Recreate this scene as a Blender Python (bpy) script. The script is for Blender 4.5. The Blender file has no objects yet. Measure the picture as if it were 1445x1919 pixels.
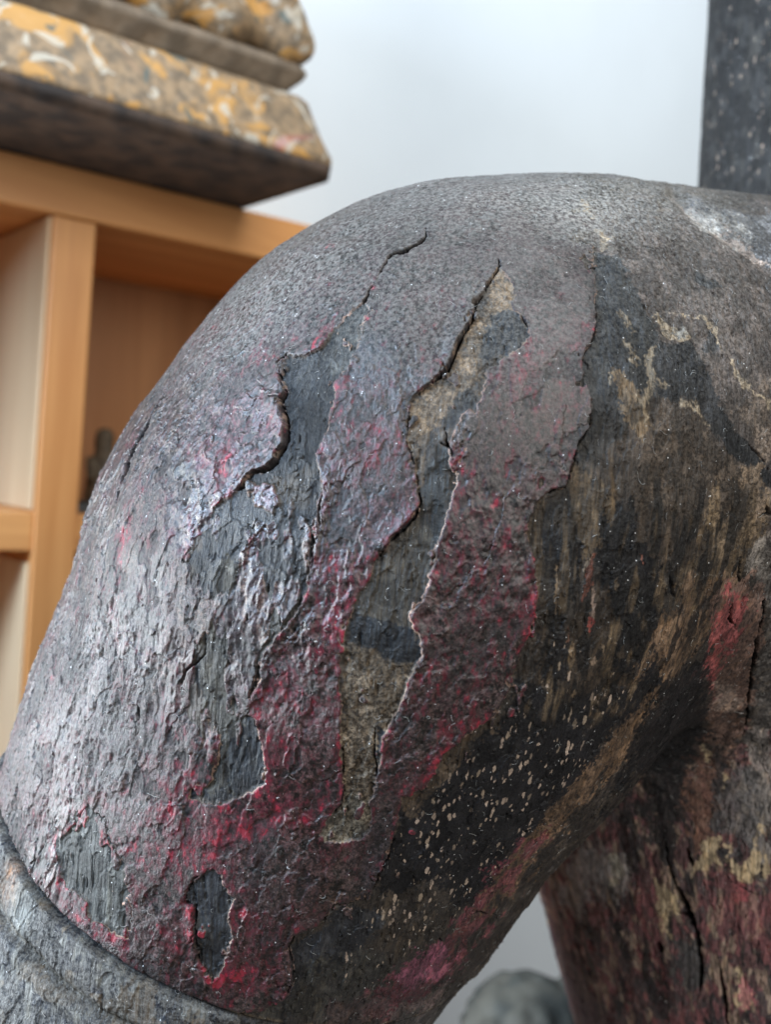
import bpy, math, random
import numpy as np
from mathutils import Matrix, Vector

# ------------------------------------------------------------------ camera, world, lamps, exposure
SC = bpy.context.scene
FPX, CX, CY = 2000.0, 722.5, 959.5          # focal length and centre of the 1445 x 1919 frame
PITCH, ROLL = math.radians(1.7), math.radians(4.2)
CAM = np.array([0.0, 0.0, 1.30])
F = np.array([0, math.cos(PITCH), -math.sin(PITCH)])
U0 = np.array([0, math.sin(PITCH), math.cos(PITCH)])
R0 = np.array([1.0, 0, 0])
R = R0 * math.cos(ROLL) + U0 * math.sin(ROLL)
U = U0 * math.cos(ROLL) - R0 * math.sin(ROLL)
M3 = np.stack([R, F, U], 1)                  # statue frame (x right, y away, z up) -> world

cam_d = bpy.data.cameras.new('camera'); cam = bpy.data.objects.new('camera', cam_d)
SC.collection.objects.link(cam); SC.camera = cam
cam.matrix_world = Matrix([[R[0], U[0], -F[0], CAM[0]], [R[1], U[1], -F[1], CAM[1]], [R[2], U[2], -F[2], CAM[2]], [0, 0, 0, 1]])
cam_d.sensor_fit = 'VERTICAL'; cam_d.sensor_height = 24.0; cam_d.lens = 24.0 * FPX / 1919.0
cam_d.clip_start = 0.01; cam_d.clip_end = 50
cam_d.dof.use_dof = True; cam_d.dof.focus_distance = 0.402
cam_d.dof.aperture_fstop = cam_d.lens / 5.2

world = bpy.data.worlds.new('World'); SC.world = world; world.use_nodes = True
bg = world.node_tree.nodes['Background']
bg.inputs[0].default_value = (0.80, 0.88, 1.0, 1); bg.inputs[1].default_value = 0.10

def area(name, loc, target, w, h, power, col):
    d = bpy.data.lights.new(name, 'AREA'); d.shape = 'RECTANGLE'; d.size = w; d.size_y = h
    d.energy = power; d.color = col
    o = bpy.data.objects.new(name, d); SC.collection.objects.link(o)
    o.location = loc
    o.rotation_euler = (Vector(target) - Vector(loc)).to_track_quat('-Z', 'Y').to_euler()
    return o
area('window_light', (-1.08, -0.18, 1.84), (-0.04, 0.40, 1.28), 0.38, 0.50, 36, (0.56, 0.75, 1.0))
area('lower_window_light', (-1.15, 0.36, 1.16), (-0.10, 0.42, 1.20), 0.36, 0.66, 29, (0.90, 0.96, 1.0))
area('ceiling_light', (0.35, 0.35, 2.7), (0.15, 0.95, 1.3), 1.5, 1.5, 28, (0.90, 0.96, 1.0))
area('shelf_fill_light', (0.85, -0.85, 1.95), (-0.10, 1.0, 1.35), 1.1, 1.1, 28, (1.0, 0.97, 0.92))  # added unseen fill behind the camera, brightens the shelf front

SC.view_settings.view_transform = 'Standard'; SC.view_settings.look = 'None'
SC.view_settings.exposure = 0.15; SC.view_settings.gamma = 1.0

# ------------------------------------------------------------------ helpers
def W(px, py, D):
    """a point D metres in front of the lens, seen at pixel px, py"""
    return CAM + F * D + R * ((px - CX) / FPX * D) + U * ((CY - py) / FPX * D)

def link(name, me, parent=None, **tags):
    o = bpy.data.objects.new(name, me); SC.collection.objects.link(o)
    if parent is not None: o.parent = parent
    for k, v in tags.items(): o[k] = v
    return o

def np_mesh(name, verts, quads, smooth=True):
    me = bpy.data.meshes.new(name)
    nv, nf = len(verts), len(quads); k = quads.shape[1]
    me.vertices.add(nv); me.vertices.foreach_set('co', verts.astype(np.float32).ravel())
    me.loops.add(nf * k); me.loops.foreach_set('vertex_index', quads.astype(np.int32).ravel())
    me.polygons.add(nf)
    me.polygons.foreach_set('loop_start', np.arange(0, nf * k, k, dtype=np.int32))
    me.update(calc_edges=True)
    if smooth: me.polygons.foreach_set('use_smooth', np.ones(nf, bool))
    return me

class MB:
    """collects boxes and tubes with per-piece bevel into one mesh"""
    def __init__(s): s.v = []; s.f = []
    def add(s, v, f):
        n = len(s.v); s.v += [tuple(p) for p in v]; s.f += [tuple(i + n for i in q) for q in f]
    def box(s, o, ax, ay, az):
        o, ax, ay, az = map(np.array, (o, ax, ay, az))
        c = [o, o + ax, o + ax + ay, o + ay, o + az, o + ax + az, o + ax + ay + az, o + ay + az]
        s.add(c, [(0, 3, 2, 1), (4, 5, 6, 7), (0, 1, 5, 4), (1, 2, 6, 5), (2, 3, 7, 6), (3, 0, 4, 7)])
    def build(s, name, mat, parent=None, bevel=0, smooth=False, **tags):
        me = bpy.data.meshes.new(name); me.from_pydata(s.v, [], s.f); me.update()
        if smooth: me.polygons.foreach_set('use_smooth', [True] * len(me.polygons))
        me.materials.append(mat)
        o = link(name, me, parent, **tags)
        if bevel:
            m = o.modifiers.new('b', 'BEVEL'); m.width = bevel; m.segments = 3; m.limit_method = 'ANGLE'
        return o

# ---- table noise (value noise from a random lattice)
rng = np.random.default_rng(7)
TAB = rng.random((64, 64, 64), dtype=np.float32)
def vnoise(p, off=0.0):
    p = p + off
    i = np.floor(p).astype(np.int64); f = (p - i).astype(np.float32); f = f * f * (3 - 2 * f)
    i0 = i & 63; i1 = (i + 1) & 63
    x0, y0, z0 = i0.T; x1, y1, z1 = i1.T; fx, fy, fz = f.T
    a = TAB[x0, y0, z0] * (1 - fx) + TAB[x1, y0, z0] * fx
    b = TAB[x0, y1, z0] * (1 - fx) + TAB[x1, y1, z0] * fx
    c = TAB[x0, y0, z1] * (1 - fx) + TAB[x1, y0, z1] * fx
    d = TAB[x0, y1, z1] * (1 - fx) + TAB[x1, y1, z1] * fx
    return (a * (1 - fy) + b * fy) * (1 - fz) + (c * (1 - fy) + d * fy) * fz
def fbm(p, octs=3, off=0.0):
    s = 0; a = 1.0; t = 0
    for k in range(octs):
        s = s + a * vnoise(p * (2.03 ** k), off + 11.3 * k); t += a; a *= 0.5
    return s / t                             # 0..1 about 0.5
def ss(x, a, b):
    t = np.clip((x - a) / (b - a), 0, 1); return t * t * (3 - 2 * t)

# ------------------------------------------------------------------ materials
def new_mat(name):
    m = bpy.data.materials.new(name); m.use_nodes = True
    nt = m.node_tree; b = nt.nodes['Principled BSDF']
    return m, nt, b
class NT:
    def __init__(s, nt): s.nt = nt; s.tc = nt.nodes.new('ShaderNodeTexCoord')
    def val(s, inp, v):
        if isinstance(v, bpy.types.NodeSocket): s.nt.links.new(v, inp)
        elif v is not None: inp.default_value = v
    def math(s, op, a, b=None, clamp=False):
        n = s.nt.nodes.new('ShaderNodeMath'); n.operation = op; n.use_clamp = clamp
        s.val(n.inputs[0], a); s.val(n.inputs[1], b); return n.outputs[0]
    def mapping(s, scale, vec=None, loc=(0, 0, 0), rot=(0, 0, 0)):
        n = s.nt.nodes.new('ShaderNodeMapping'); n.inputs['Scale'].default_value = scale
        n.inputs['Location'].default_value = loc; n.inputs['Rotation'].default_value = rot
        s.nt.links.new(vec or s.tc.outputs['Object'], n.inputs[0]); return n.outputs[0]
    def noise(s, scale, vec=None, detail=2, rough=0.5, dist=0, col=False):
        n = s.nt.nodes.new('ShaderNodeTexNoise'); n.inputs['Scale'].default_value = scale
        n.inputs['Detail'].default_value = detail; n.inputs['Roughness'].default_value = rough
        n.inputs['Distortion'].default_value = dist
        s.nt.links.new(vec or s.tc.outputs['Object'], n.inputs['Vector'])
        return n.outputs[1 if col else 0]
    def vor(s, scale, vec=None, feature='F1', rand=1.0):
        n = s.nt.nodes.new('ShaderNodeTexVoronoi'); n.feature = feature
        n.inputs['Scale'].default_value = scale; n.inputs['Randomness'].default_value = rand
        s.nt.links.new(vec or s.tc.outputs['Object'], n.inputs['Vector']); return n
    def mix(s, f, a, b, mode='MIX'):
        n = s.nt.nodes.new('ShaderNodeMix'); n.data_type = 'RGBA'; n.blend_type = mode
        s.val(n.inputs[0], f)
        for inp, v in ((n.inputs[6], a), (n.inputs[7], b)):
            if isinstance(v, (tuple, list)): v = (*v[:3], 1.0)
            s.val(inp, v)
        return n.outputs[2]
    def rng(s, x, a, b, c=0.0, d=1.0, smooth=True):
        n = s.nt.nodes.new('ShaderNodeMapRange'); n.interpolation_type = 'SMOOTHSTEP' if smooth else 'LINEAR'
        s.val(n.inputs[0], x)
        for k, v in zip((1, 2, 3, 4), (a, b, c, d)): s.val(n.inputs[k], v)
        return n.outputs[0]
    def attr(s, name, col=False):
        n = s.nt.nodes.new('ShaderNodeAttribute'); n.attribute_name = name
        return n.outputs['Color' if col else 'Fac']
    def bump(s, h, dist, strength=1.0, normal=None):
        n = s.nt.nodes.new('ShaderNodeBump'); n.inputs['Distance'].default_value = dist
        n.inputs['Strength'].default_value = strength; s.val(n.inputs['Height'], h)
        if normal is not None: s.nt.links.new(normal, n.inputs['Normal'])
        return n.outputs[0]

def simple(name, col, rough=0.6, var=0.15, scale=20, bump=0.0, col2=None):
    m, nt, b = new_mat(name); g = NT(nt)
    n = g.noise(scale, detail=4)
    c2 = col2 or tuple(c * (1 - var) for c in col)
    nt.links.new(g.mix(g.rng(n, 0.35, 0.65), col, c2), b.inputs['Base Color'])
    b.inputs['Roughness'].default_value = rough
    if bump: nt.links.new(g.bump(n, bump), b.inputs['Normal'])
    return m

def timber(name, c1, c2, axis, rough=0.45):
    """smooth oiled timber; the grain runs along the given object axis"""
    m, nt, b = new_mat(name); g = NT(nt)
    sc = [26, 26, 26]; sc[axis] = 1.6
    n = g.noise(1.0, g.mapping(sc), detail=5, rough=0.6, dist=0.6)
    n2 = g.noise(5.0, detail=2)
    c = g.mix(g.rng(n, 0.3, 0.7), c1, c2)
    c = g.mix(g.rng(n2, 0.35, 0.75, 0, 0.35), c, tuple(v * 0.7 for v in c1))
    nt.links.new(c, b.inputs['Base Color']); b.inputs['Roughness'].default_value = rough
    nt.links.new(g.bump(n, 0.0004), b.inputs['Normal'])
    return m

def statue_material():
    m, nt, b = new_mat('weathered_lacquered_wood'); g = NT(nt)
    under = g.attr('under', True); lac = g.attr('lac'); redd = g.attr('redd'); spk = g.attr('spk')
    dust = g.attr('dust'); glo = g.attr('glo'); rim = g.attr('rim'); cav = g.attr('cav')
    fine = g.noise(1700, detail=3, rough=0.65)
    med = g.noise(420, detail=4, rough=0.6)
    big = g.noise(75, detail=4, rough=0.6)
    grain = g.noise(1.0, g.mapping((900, 900, 75)), detail=3, rough=0.6, dist=0.3)
    grain2 = g.noise(1.0, g.mapping((330, 330, 22)), detail=3, rough=0.6, dist=0.5)
    # lacquer mask, crisp below the size of the mesh
    edge = g.math('ADD', lac, g.math('MULTIPLY', g.math('SUBTRACT', med, 0.5), 1.6))
    lm = g.rng(edge, -0.12, 0.12)
    # lacquer colour
    lc = g.mix(g.rng(med, 0.40, 0.62), (0.003, 0.0028, 0.003), (0.050, 0.040, 0.038))
    lc = g.mix(g.rng(big, 0.40, 0.6, 0.0, 0.6), lc, (0.026, 0.015, 0.018))
    lc = g.mix(g.rng(g.noise(900, detail=2, rough=.7), 0.56, 0.70, 0, .40), lc, (0.13, 0.112, 0.10))
    lc = g.mix(1.0, lc, g.mix(g.rng(g.noise(1200, detail=2, rough=.8), .38, .60), (.35, .33, .34), (1.25, 1.2, 1.2)), 'MULTIPLY')
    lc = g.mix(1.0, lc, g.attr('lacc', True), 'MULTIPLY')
    rn = g.math('ADD', g.math('MULTIPLY', g.noise(330, g.mapping((1.3, 1.3, .7)), detail=3, rough=0.65), 0.75), g.math('MULTIPLY', big, 0.35))
    thr = g.math('SUBTRACT', 0.78, g.math('MULTIPLY', redd, 0.24))
    rd = g.math('SUBTRACT', rn, thr)
    lc = g.mix(g.rng(rd, -0.11, 0.04, 0, 0.75), lc, (0.080, 0.010, 0.018))
    lc = g.mix(g.rng(rd, 0.03, 0.09, 0, .85), lc, (0.19, 0.012, 0.024))
    # wood colour
    uc = g.mix(g.rng(grain, 0.36, 0.60), g.mix(0.72, under, (0.005, 0.005, 0.006)), under)
    uc = g.mix(g.rng(grain2, 0.52, 0.66, 0, 0.55), uc, g.mix(1.0, under, (1.7, 1.55, 1.3), 'MULTIPLY'))
    uc = g.mix(g.rng(fine, 0.54, 0.68, 0, 0.30), uc, g.mix(1.0, under, (2.6, 2.4, 2.1), 'MULTIPLY'))
    felt = g.attr('felt')
    fz = g.mix(g.rng(g.noise(620, detail=4, rough=.75, dist=.6), .40, .62), g.mix(1.0, under, (.30, .28, .26), 'MULTIPLY'), g.mix(1.0, under, (1.9, 1.85, 1.75), 'MULTIPLY'))
    uc = g.mix(felt, uc, fz)
    # pale elongated wood flecks where the black has rubbed off the pores
    vm = g.mapping((520, 520, 150), rot=(0.0, 0.22, 0.0))
    dn_ = nt.nodes.new('ShaderNodeVectorMath'); dn_.operation = 'MULTIPLY_ADD'
    nt.links.new(g.noise(420, detail=2, col=True), dn_.inputs[0]); dn_.inputs[1].default_value = (.75, .75, .75); nt.links.new(vm, dn_.inputs[2])
    v = g.vor(1.0, dn_.outputs[0]); d = v.outputs['Distance']
    vcol = nt.nodes.new('ShaderNodeSeparateColor'); nt.links.new(v.outputs['Color'], vcol.inputs[0])
    size = g.math('MULTIPLY', g.math('SUBTRACT', vcol.outputs[0], g.math('SUBTRACT', 1.0, spk)), 0.50)
    fl = g.rng(g.math('SUBTRACT', g.math('ADD', d, g.math('MULTIPLY', g.math('SUBTRACT', fine, .5), .25)), size), 0.05, -0.05)
    fl = g.math('MULTIPLY', fl, g.rng(spk, 0.02, 0.12))
    uc = g.mix(g.math('MULTIPLY', fl, g.rng(vcol.outputs[2], 0, .5, .45, 1)), uc, g.mix(vcol.outputs[1], (0.34, 0.265, 0.215), (0.19, 0.15, 0.11)))
    col = g.mix(lm, uc, lc)
    # pale gesso showing in the broken rim of the sheet
    band = g.math('SUBTRACT', 1.0, g.rng(g.math('ABSOLUTE', g.math('ADD', edge, 0.12)), 0.06, 0.30), clamp=True)
    col = g.mix(g.math('MULTIPLY', band, rim, True), col, g.mix(big, (0.42, 0.20, 0.15), (0.44, 0.36, 0.27)))
    # dust and lint, then tiny white glints painted into the colour
    dn = g.math('MULTIPLY', dust, g.rng(g.noise(640, detail=4, rough=0.75), 0.36, 0.66))
    col = g.mix(dn, col, g.mix(big, (0.27, 0.275, 0.27), (0.33, 0.31, 0.27)))
    gl = g.vor(900).outputs['Distance']
    glm = g.math('MULTIPLY', g.rng(gl, 0.28, 0.12), g.rng(g.noise(640, detail=0), 0.76, 0.80))
    col = g.mix(g.math('MULTIPLY', glm, 0.8), col, (0.85, 0.87, 0.88))
    # open splits and groove: dark wood, with shade deepened in the colour
    col = g.mix(cav, col, (0.006, 0.006, 0.007))
    nt.links.new(col, b.inputs['Base Color'])
    r = g.mix(lm, (0.50,) * 3, (0.44,) * 3)
    r = g.math('ADD', g.math('SUBTRACT', 0.48, g.math('MULTIPLY', glo, 0.26)), g.math('MULTIPLY', g.math('SUBTRACT', med, 0.5), 0.45))
    r = g.math('ADD', r, g.math('MULTIPLY', dn, 0.3)); r = g.math('ADD', r, cav, True)
    nt.links.new(r, b.inputs['Roughness'])
    nt.links.new(g.math('ADD', g.math('MULTIPLY', lm, .20), g.math('ADD', .17, g.math('MULTIPLY', glo, .13))), b.inputs['Specular IOR Level'])
    # relief: leathery lacquer, fibrous wood, plus the step of the sheet
    peb = g.attr('peb')
    h = g.math('ADD', g.math('MULTIPLY', g.noise(330, g.mapping((1.25, 1.25, 0.7), rot=(0, 0.5, 0)), detail=5, rough=0.62), 0.9), g.math('MULTIPLY', fine, 0.16))
    h = g.math('MULTIPLY', h, peb)
    hw = g.math('ADD', g.math('MULTIPLY', grain, 0.7), g.math('MULTIPLY', g.noise(700, detail=4, rough=.7), 0.5))
    hh = nt.nodes.new('ShaderNodeMix'); g.val(hh.inputs[0], lm); g.val(hh.inputs[2], hw); g.val(hh.inputs[3], g.math('ADD', h, 0.35))
    nt.links.new(g.bump(hh.outputs[0], 0.0010, 1.0), b.inputs['Normal'])
    return m

# ------------------------------------------------------------------ the carved figure: solid form
def cc(px, py, D): return np.array([(px - CX) / FPX * D, D, (CY - py) / FPX * D], np.float32)
def rr(r, D): return r / FPX * D
PRIM = dict(
    arm=(cc(885, 885, .50), cc(703, 1138, .505), rr(528, .50), rr(522, .505), 0),
    deltoid=(cc(812, 990, .505), cc(760, 1060, .505), rr(545, .505), rr(536, .505), 0),
    arm2=(cc(703, 1138, .505), cc(545, 1425, .51), rr(522, .505), rr(476, .51), 0),
    arm3=(cc(545, 1425, .51), cc(345, 1790, .51), rr(476, .51), rr(415, .51), 0),
    chest=(cc(1060, 855, .525), cc(1760, 930, .66), rr(505, .525), rr(500, .66), 0),
    torso=(cc(1500, 1300, .67), cc(1640, 2200, .67), rr(575, .67), rr(465, .67), 0),
    neck=(cc(1515, -300, .70), cc(1455, 900, .70), rr(163, .70), rr(170, .70), 0),
    elbow=(cc(345, 1790, .51), cc(-60, 2450, .55), rr(415, .51), rr(300, .55), 0),
    forearm=(cc(-60, 2450, .55), cc(600, 3000, .50), rr(300, .55), rr(230, .50), 0),
    head=(cc(1560, -800, .74), cc(1560, -1000, .74), rr(420, .74), rr(380, .74), 0),
)
def cone(p, pr):
    a, b, ra, rb, bulge = pr
    ab = b - a; t = np.clip(((p - a) @ ab) / (ab @ ab), 0, 1)
    q = p - (a + t[:, None] * ab)
    return np.sqrt((q * q).sum(1)) - (ra + (rb - ra) * t + bulge * np.sin(np.pi * t))
def smin(a, b, k):
    h = np.clip(0.5 + 0.5 * (b - a) / k, 0, 1)
    return b + (a - b) * h - k * h * (1 - h)
def sdf(p):
    arm = smin(smin(cone(p, PRIM['arm']), cone(p, PRIM['arm2']), .02), cone(p, PRIM['arm3']), .02)
    arm = smin(arm, cone(p, PRIM['deltoid']), .02)
    arm = smin(arm, cone(p, PRIM['elbow']), .03)
    arm = smin(arm, cone(p, PRIM['forearm']), .02)
    d = smin(cone(p, PRIM['chest']), cone(p, PRIM['torso']), .05)
    d = smin(d, cone(p, PRIM['neck']), .02)
    d = np.minimum(d, cone(p, PRIM['head']))
    return np.minimum(smin(d, arm, .006), smin(cone(p, PRIM['chest']), arm, .014))
def sgrad(p, e=4e-4):
    g = np.empty_like(p)
    for k in range(3):
        o = np.zeros(3, np.float32); o[k] = e
        g[:, k] = (sdf(p + o) - sdf(p - o))
    n = np.sqrt((g * g).sum(1, keepdims=True)) + 1e-12
    return g / n, n / (2 * e)
def snap(p, it=2):
    for _ in range(it):
        n, l = sgrad(p); p = p - n * (sdf(p)[:, None] / np.maximum(l, .5))
    return p.astype(np.float32)
def surface_nets(lo, hi, h):
    ax = [np.arange(lo[k], hi[k] + h, h, dtype=np.float32) for k in range(3)]
    nx, ny, nz = map(len, ax)
    G = np.stack(np.meshgrid(*ax, indexing='ij'), -1).reshape(-1, 3)
    D = np.concatenate([sdf(c) for c in np.array_split(G, 8)]).reshape(nx, ny, nz)
    # close the form at the table plane
    S = D < 0
    c = np.zeros((nx - 1, ny - 1, nz - 1), np.int32)
    for dx in (0, 1):
        for dy in (0, 1):
            for dz in (0, 1): c += S[dx:nx - 1 + dx, dy:ny - 1 + dy, dz:nz - 1 + dz]
    act = (c > 0) & (c < 8)
    idx = np.full(act.shape, -1, np.int64); ii = np.argwhere(act); idx[act] = np.arange(len(ii))
    V = np.array(lo, np.float32) + (ii + .5).astype(np.float32) * h
    Q = []
    for k in range(3):
        sl0 = [slice(1, -1)] * 3; sl0[k] = slice(0, -1)
        sl1 = [slice(1, -1)] * 3; sl1[k] = slice(1, None)
        a, b = S[tuple(sl0)], S[tuple(sl1)]
        e = np.argwhere(a != b); inside = a[tuple(e.T)]
        off = np.ones(3, int); off[k] = 0
        base = e + off
        i, j = [m for m in range(3) if m != k]
        u = np.zeros(3, int); u[i] = 1; w = np.zeros(3, int); w[j] = 1
        q = [idx[tuple((base - u - w).T)], idx[tuple((base - w).T)], idx[tuple(base.T)], idx[tuple((base - u).T)]]
        q = np.stack(q, 1)
        flip = ~inside if k != 1 else inside
        q[flip] = q[flip][:, ::-1]
        Q.append(q)
    Q = np.concatenate(Q); Q = Q[(Q >= 0).all(1)]
    return V, Q
def subdivide(V, Q, mask):
    """splits the masked quads in four; the others keep their shape"""
    K = Q[~mask]; Q = Q[mask]
    E = np.stack([Q, np.roll(Q, -1, 1)], -1).reshape(-1, 2); E.sort(1)
    key = E[:, 0].astype(np.int64) * (len(V) + 1) + E[:, 1]
    uq, first, inv = np.unique(key, return_index=True, return_inverse=True)
    mid = (V[E[first, 0]] + V[E[first, 1]]) / 2
    em = inv.reshape(-1, 4) + len(V)
    cen = V[Q].mean(1); cm = np.arange(len(Q)) + len(V) + len(mid)
    V2 = np.concatenate([V, mid, cen])
    N = [np.stack([Q[:, k], em[:, k], cm, em[:, (k + 3) % 4]], 1) for k in range(4)]
    N = np.concatenate(N)
    return V2, K, N
FINE = 4
V, Q = surface_nets((-.34, .28, -.62), (.52, 1.0, .72), .006)
V = snap(V, 4)
for _ in range(2):                           # relax the net, stay on the form
    A = np.zeros_like(V); C = np.zeros(len(V), np.float32)
    for k in range(4):
        np.add.at(A, Q[:, k], V[Q[:, (k + 1) % 4]] + V[Q[:, (k + 3) % 4]]); np.add.at(C, Q[:, k], 2)
    V = snap(.4 * V + .6 * A / np.maximum(C, 1)[:, None], 2)
cen = V[Q].mean(1); nrm, _ = sgrad(cen)
u = cen[:, 0] / cen[:, 1] * FPX + CX; v = CY - cen[:, 2] / cen[:, 1] * FPX
facing = (nrm * -cen).sum(1) / np.sqrt((cen * cen).sum(1))
near = (u > -110) & (u < 1555) & (v > -110) & (v < 2030) & (facing > -.22)
COARSE = [Q[~near]]; act = Q[near]
for lv in range(FINE):
    V, K, act = subdivide(V, act, np.ones(len(act), bool))
    V = snap(V, 1)
Qall = [COARSE[0], act]
print('verts', len(V), 'fine quads', len(act))
Nn, _ = sgrad(V)

# ------------------------------------------------------------------ the surface chart: where lacquer, wood and dirt lie on the form
pu = V[:, 0] / V[:, 1] * FPX + CX; pv = CY - V[:, 2] / V[:, 1] * FPX
front = (Nn * -V).sum(1) / np.sqrt((V * V).sum(1))
def vn(fr, oct=2, off=0., st=(1, 1, 1)): return fbm(V * np.array(st, np.float32) * fr, oct, off)
wx = (vn(60, 2, 1.) - .5) * 34 + (vn(260, 2, 5.) - .5) * 16 + (vn(900, 1, 9.) - .5) * 6
wy = (vn(60, 2, 21.) - .5) * 34 + (vn(260, 2, 25.) - .5) * 16 + (vn(900, 1, 29.) - .5) * 6
cu, cv = (pu + wx).astype(np.float32), (pv + wy).astype(np.float32)
lu, lv_ = (pu + wx * .35).astype(np.float32), (pv + wy * .35).astype(np.float32)
BIG = 400.0
def pts(s): return np.array([[float(a) for a in q.split(',')] for q in s.split()], np.float32)
def poly_sd(s, u=None, v=None, m=60):
    """signed distance in chart units to a closed outline, positive inside"""
    u = lu if u is None else u; v = lv_ if v is None else v
    P = pts(s) if isinstance(s, str) else s
    out = np.full(len(u), -BIG, np.float32)
    sel = np.flatnonzero((u > P[:, 0].min() - m) & (u < P[:, 0].max() + m) & (v > P[:, 1].min() - m) & (v < P[:, 1].max() + m))
    x, y = u[sel], v[sel]; d = np.full(len(sel), 1e9, np.float32); ins = np.zeros(len(sel), bool)
    for a, b in zip(P, np.roll(P, -1, 0)):
        ex, ey = b - a; t = np.clip(((x - a[0]) * ex + (y - a[1]) * ey) / (ex * ex + ey * ey + 1e-9), 0, 1)
        dx = x - a[0] - t * ex; dy = y - a[1] - t * ey; d = np.minimum(d, dx * dx + dy * dy)
        c = (a[1] > y) != (b[1] > y)
        if abs(ey) > 1e-9: ins ^= c & (x < (y - a[1]) / ey * ex + a[0])
    out[sel] = np.where(ins, 1, -1) * np.sqrt(d)
    return out
def line_d(s, u=None, v=None, m=60):
    """distance to an open line and the place along it (0..1)"""
    u = lu if u is None else u; v = lv_ if v is None else v
    P = pts(s); out = np.full(len(u), BIG, np.float32); tt = np.zeros(len(u), np.float32)
    sel = np.flatnonzero((u > P[:, 0].min() - m) & (u < P[:, 0].max() + m) & (v > P[:, 1].min() - m) & (v < P[:, 1].max() + m))
    x, y = u[sel], v[sel]; d = np.full(len(sel), 1e9, np.float32); T = np.zeros(len(sel), np.float32)
    for k, (a, b) in enumerate(zip(P[:-1], P[1:])):
        ex, ey = b - a; t = np.clip(((x - a[0]) * ex + (y - a[1]) * ey) / (ex * ex + ey * ey + 1e-9), 0, 1)
        dx = x - a[0] - t * ex; dy = y - a[1] - t * ey; dd = dx * dx + dy * dy
        w = dd < d; d[w] = dd[w]; T[w] = (k + t[w]) / (len(P) - 1)
    out[sel] = np.sqrt(d); tt[sel] = T
    return out, tt
def blob(x, y, rx, ry, ang=0, u=None, v=None):
    u = cu if u is None else u; v = cv if v is None else v
    a = math.radians(ang); m = 2.2 * max(rx, ry); out = np.zeros(len(u), np.float32)
    i = np.flatnonzero((np.abs(u - x) < m) & (np.abs(v - y) < m)); dx, dy = u[i] - x, v[i] - y
    p = (dx * math.cos(a) + dy * math.sin(a)) / rx; q = (-dx * math.sin(a) + dy * math.cos(a)) / ry
    out[i] = np.exp(-(p * p + q * q) * 1.4); return out

# outlines in chart units ------------------------------------------------
H1 = "690,566 694,585 684,605 681,640 666,662 653,690 630,718 623,760 620,790 612,822 597,850 601,880 607,912 597,950 587,980 591,1020 586,1060 580,1100 562,1138 546,1163 530,1180 500,1214 488,1240 490,1270 476,1308 473,1335 490,1372 497,1410 502,1465 480,1487 450,1495 420,1508 380,1512 352,1500 360,1485 390,1470 405,1440 416,1390 410,1340 397,1300 372,1272 350,1256 362,1240 385,1220 389,1180 379,1130 373,1080 348,1052 372,1035 392,1000 400,962 425,935 455,915 480,886 505,880 517,868 537,830 535,790 530,752 543,738 533,718 530,690 542,668 575,668 602,660 622,628 650,600 668,580"
H2 = "930,500 905,545 888,572 880,605 855,650 840,690 810,715 775,750 768,772 764,830 780,880 789,940 781,965 756,990 738,1002 720,1025 700,1045 690,1080 665,1130 650,1168 640,1200 632,1262 640,1330 636,1400 645,1470 641,1500 622,1522 604,1556 612,1574 645,1577 680,1570 697,1545 695,1500 704,1470 708,1440 714,1390 735,1340 755,1300 770,1260 790,1226 786,1196 770,1165 768,1145 790,1125 800,1100 812,1060 820,1020 835,980 845,930 860,880 880,820 890,780 900,740 918,695 955,668 985,642 994,620 975,590 955,578 968,553 950,520"
H5 = "398,1627 415,1640 425,1670 438,1680 430,1720 437,1755 420,1790 415,1830 400,1834 372,1795 368,1752 370,1720 369,1696 350,1688 362,1650 385,1640"
GP = "172,1505 190,1530 215,1590 238,1620 244,1700 240,1760 200,1742 168,1725 165,1690 130,1665 115,1620 105,1575 130,1560"
RIGHT = "1108,465 1115,520 1116,600 1106,650 1090,680 1100,740 1105,790 1090,822 1075,870 1062,912 1020,925 1000,942 985,1000 1000,1060 1006,1120 1000,1160 985,1200 960,1270 930,1335 880,1372 830,1408 800,1470 752,1490 746,1530 738,1562 728,1600 706,1640 690,1676 660,1685 628,1690 602,1730 560,1745 543,1770 548,1810 553,1836 530,1868 490,1892 450,1900 440,2100 2000,2100 2000,-200 1500,-200 1500,330 1300,385 1200,400 1120,430"
FL1 = "478,915 500,904 513,912 516,930 524,941 510,965 496,956 480,944"
FL2 = "456,990 474,984 470,1006 449,1013"
FL3 = "878,770 895,790 890,820 862,862 850,885 838,855 850,820 862,790"
BANDLINE = None
h1, h2, h5, gp, rg = (poly_sd(s) for s in (H1, H2, H5, GP, RIGHT))
f1 = np.maximum.reduce([poly_sd(FL1), poly_sd(FL2), poly_sd(FL3)])
hole = np.maximum.reduce([h1, h2, h5, gp, rg])
hole = np.minimum(hole, -f1)
PX = 0.0002                                  # one chart unit on the form, in metres
lac = -hole                                  # >0 on the lacquer
lac = np.where(front < -.1, -3.0, lac)
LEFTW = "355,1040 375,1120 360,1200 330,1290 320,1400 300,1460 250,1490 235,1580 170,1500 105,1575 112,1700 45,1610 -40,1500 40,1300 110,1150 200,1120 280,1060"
lw = poly_sd(LEFTW, pu + wx * 1.5, pv + wy * 1.5, 90)
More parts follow.
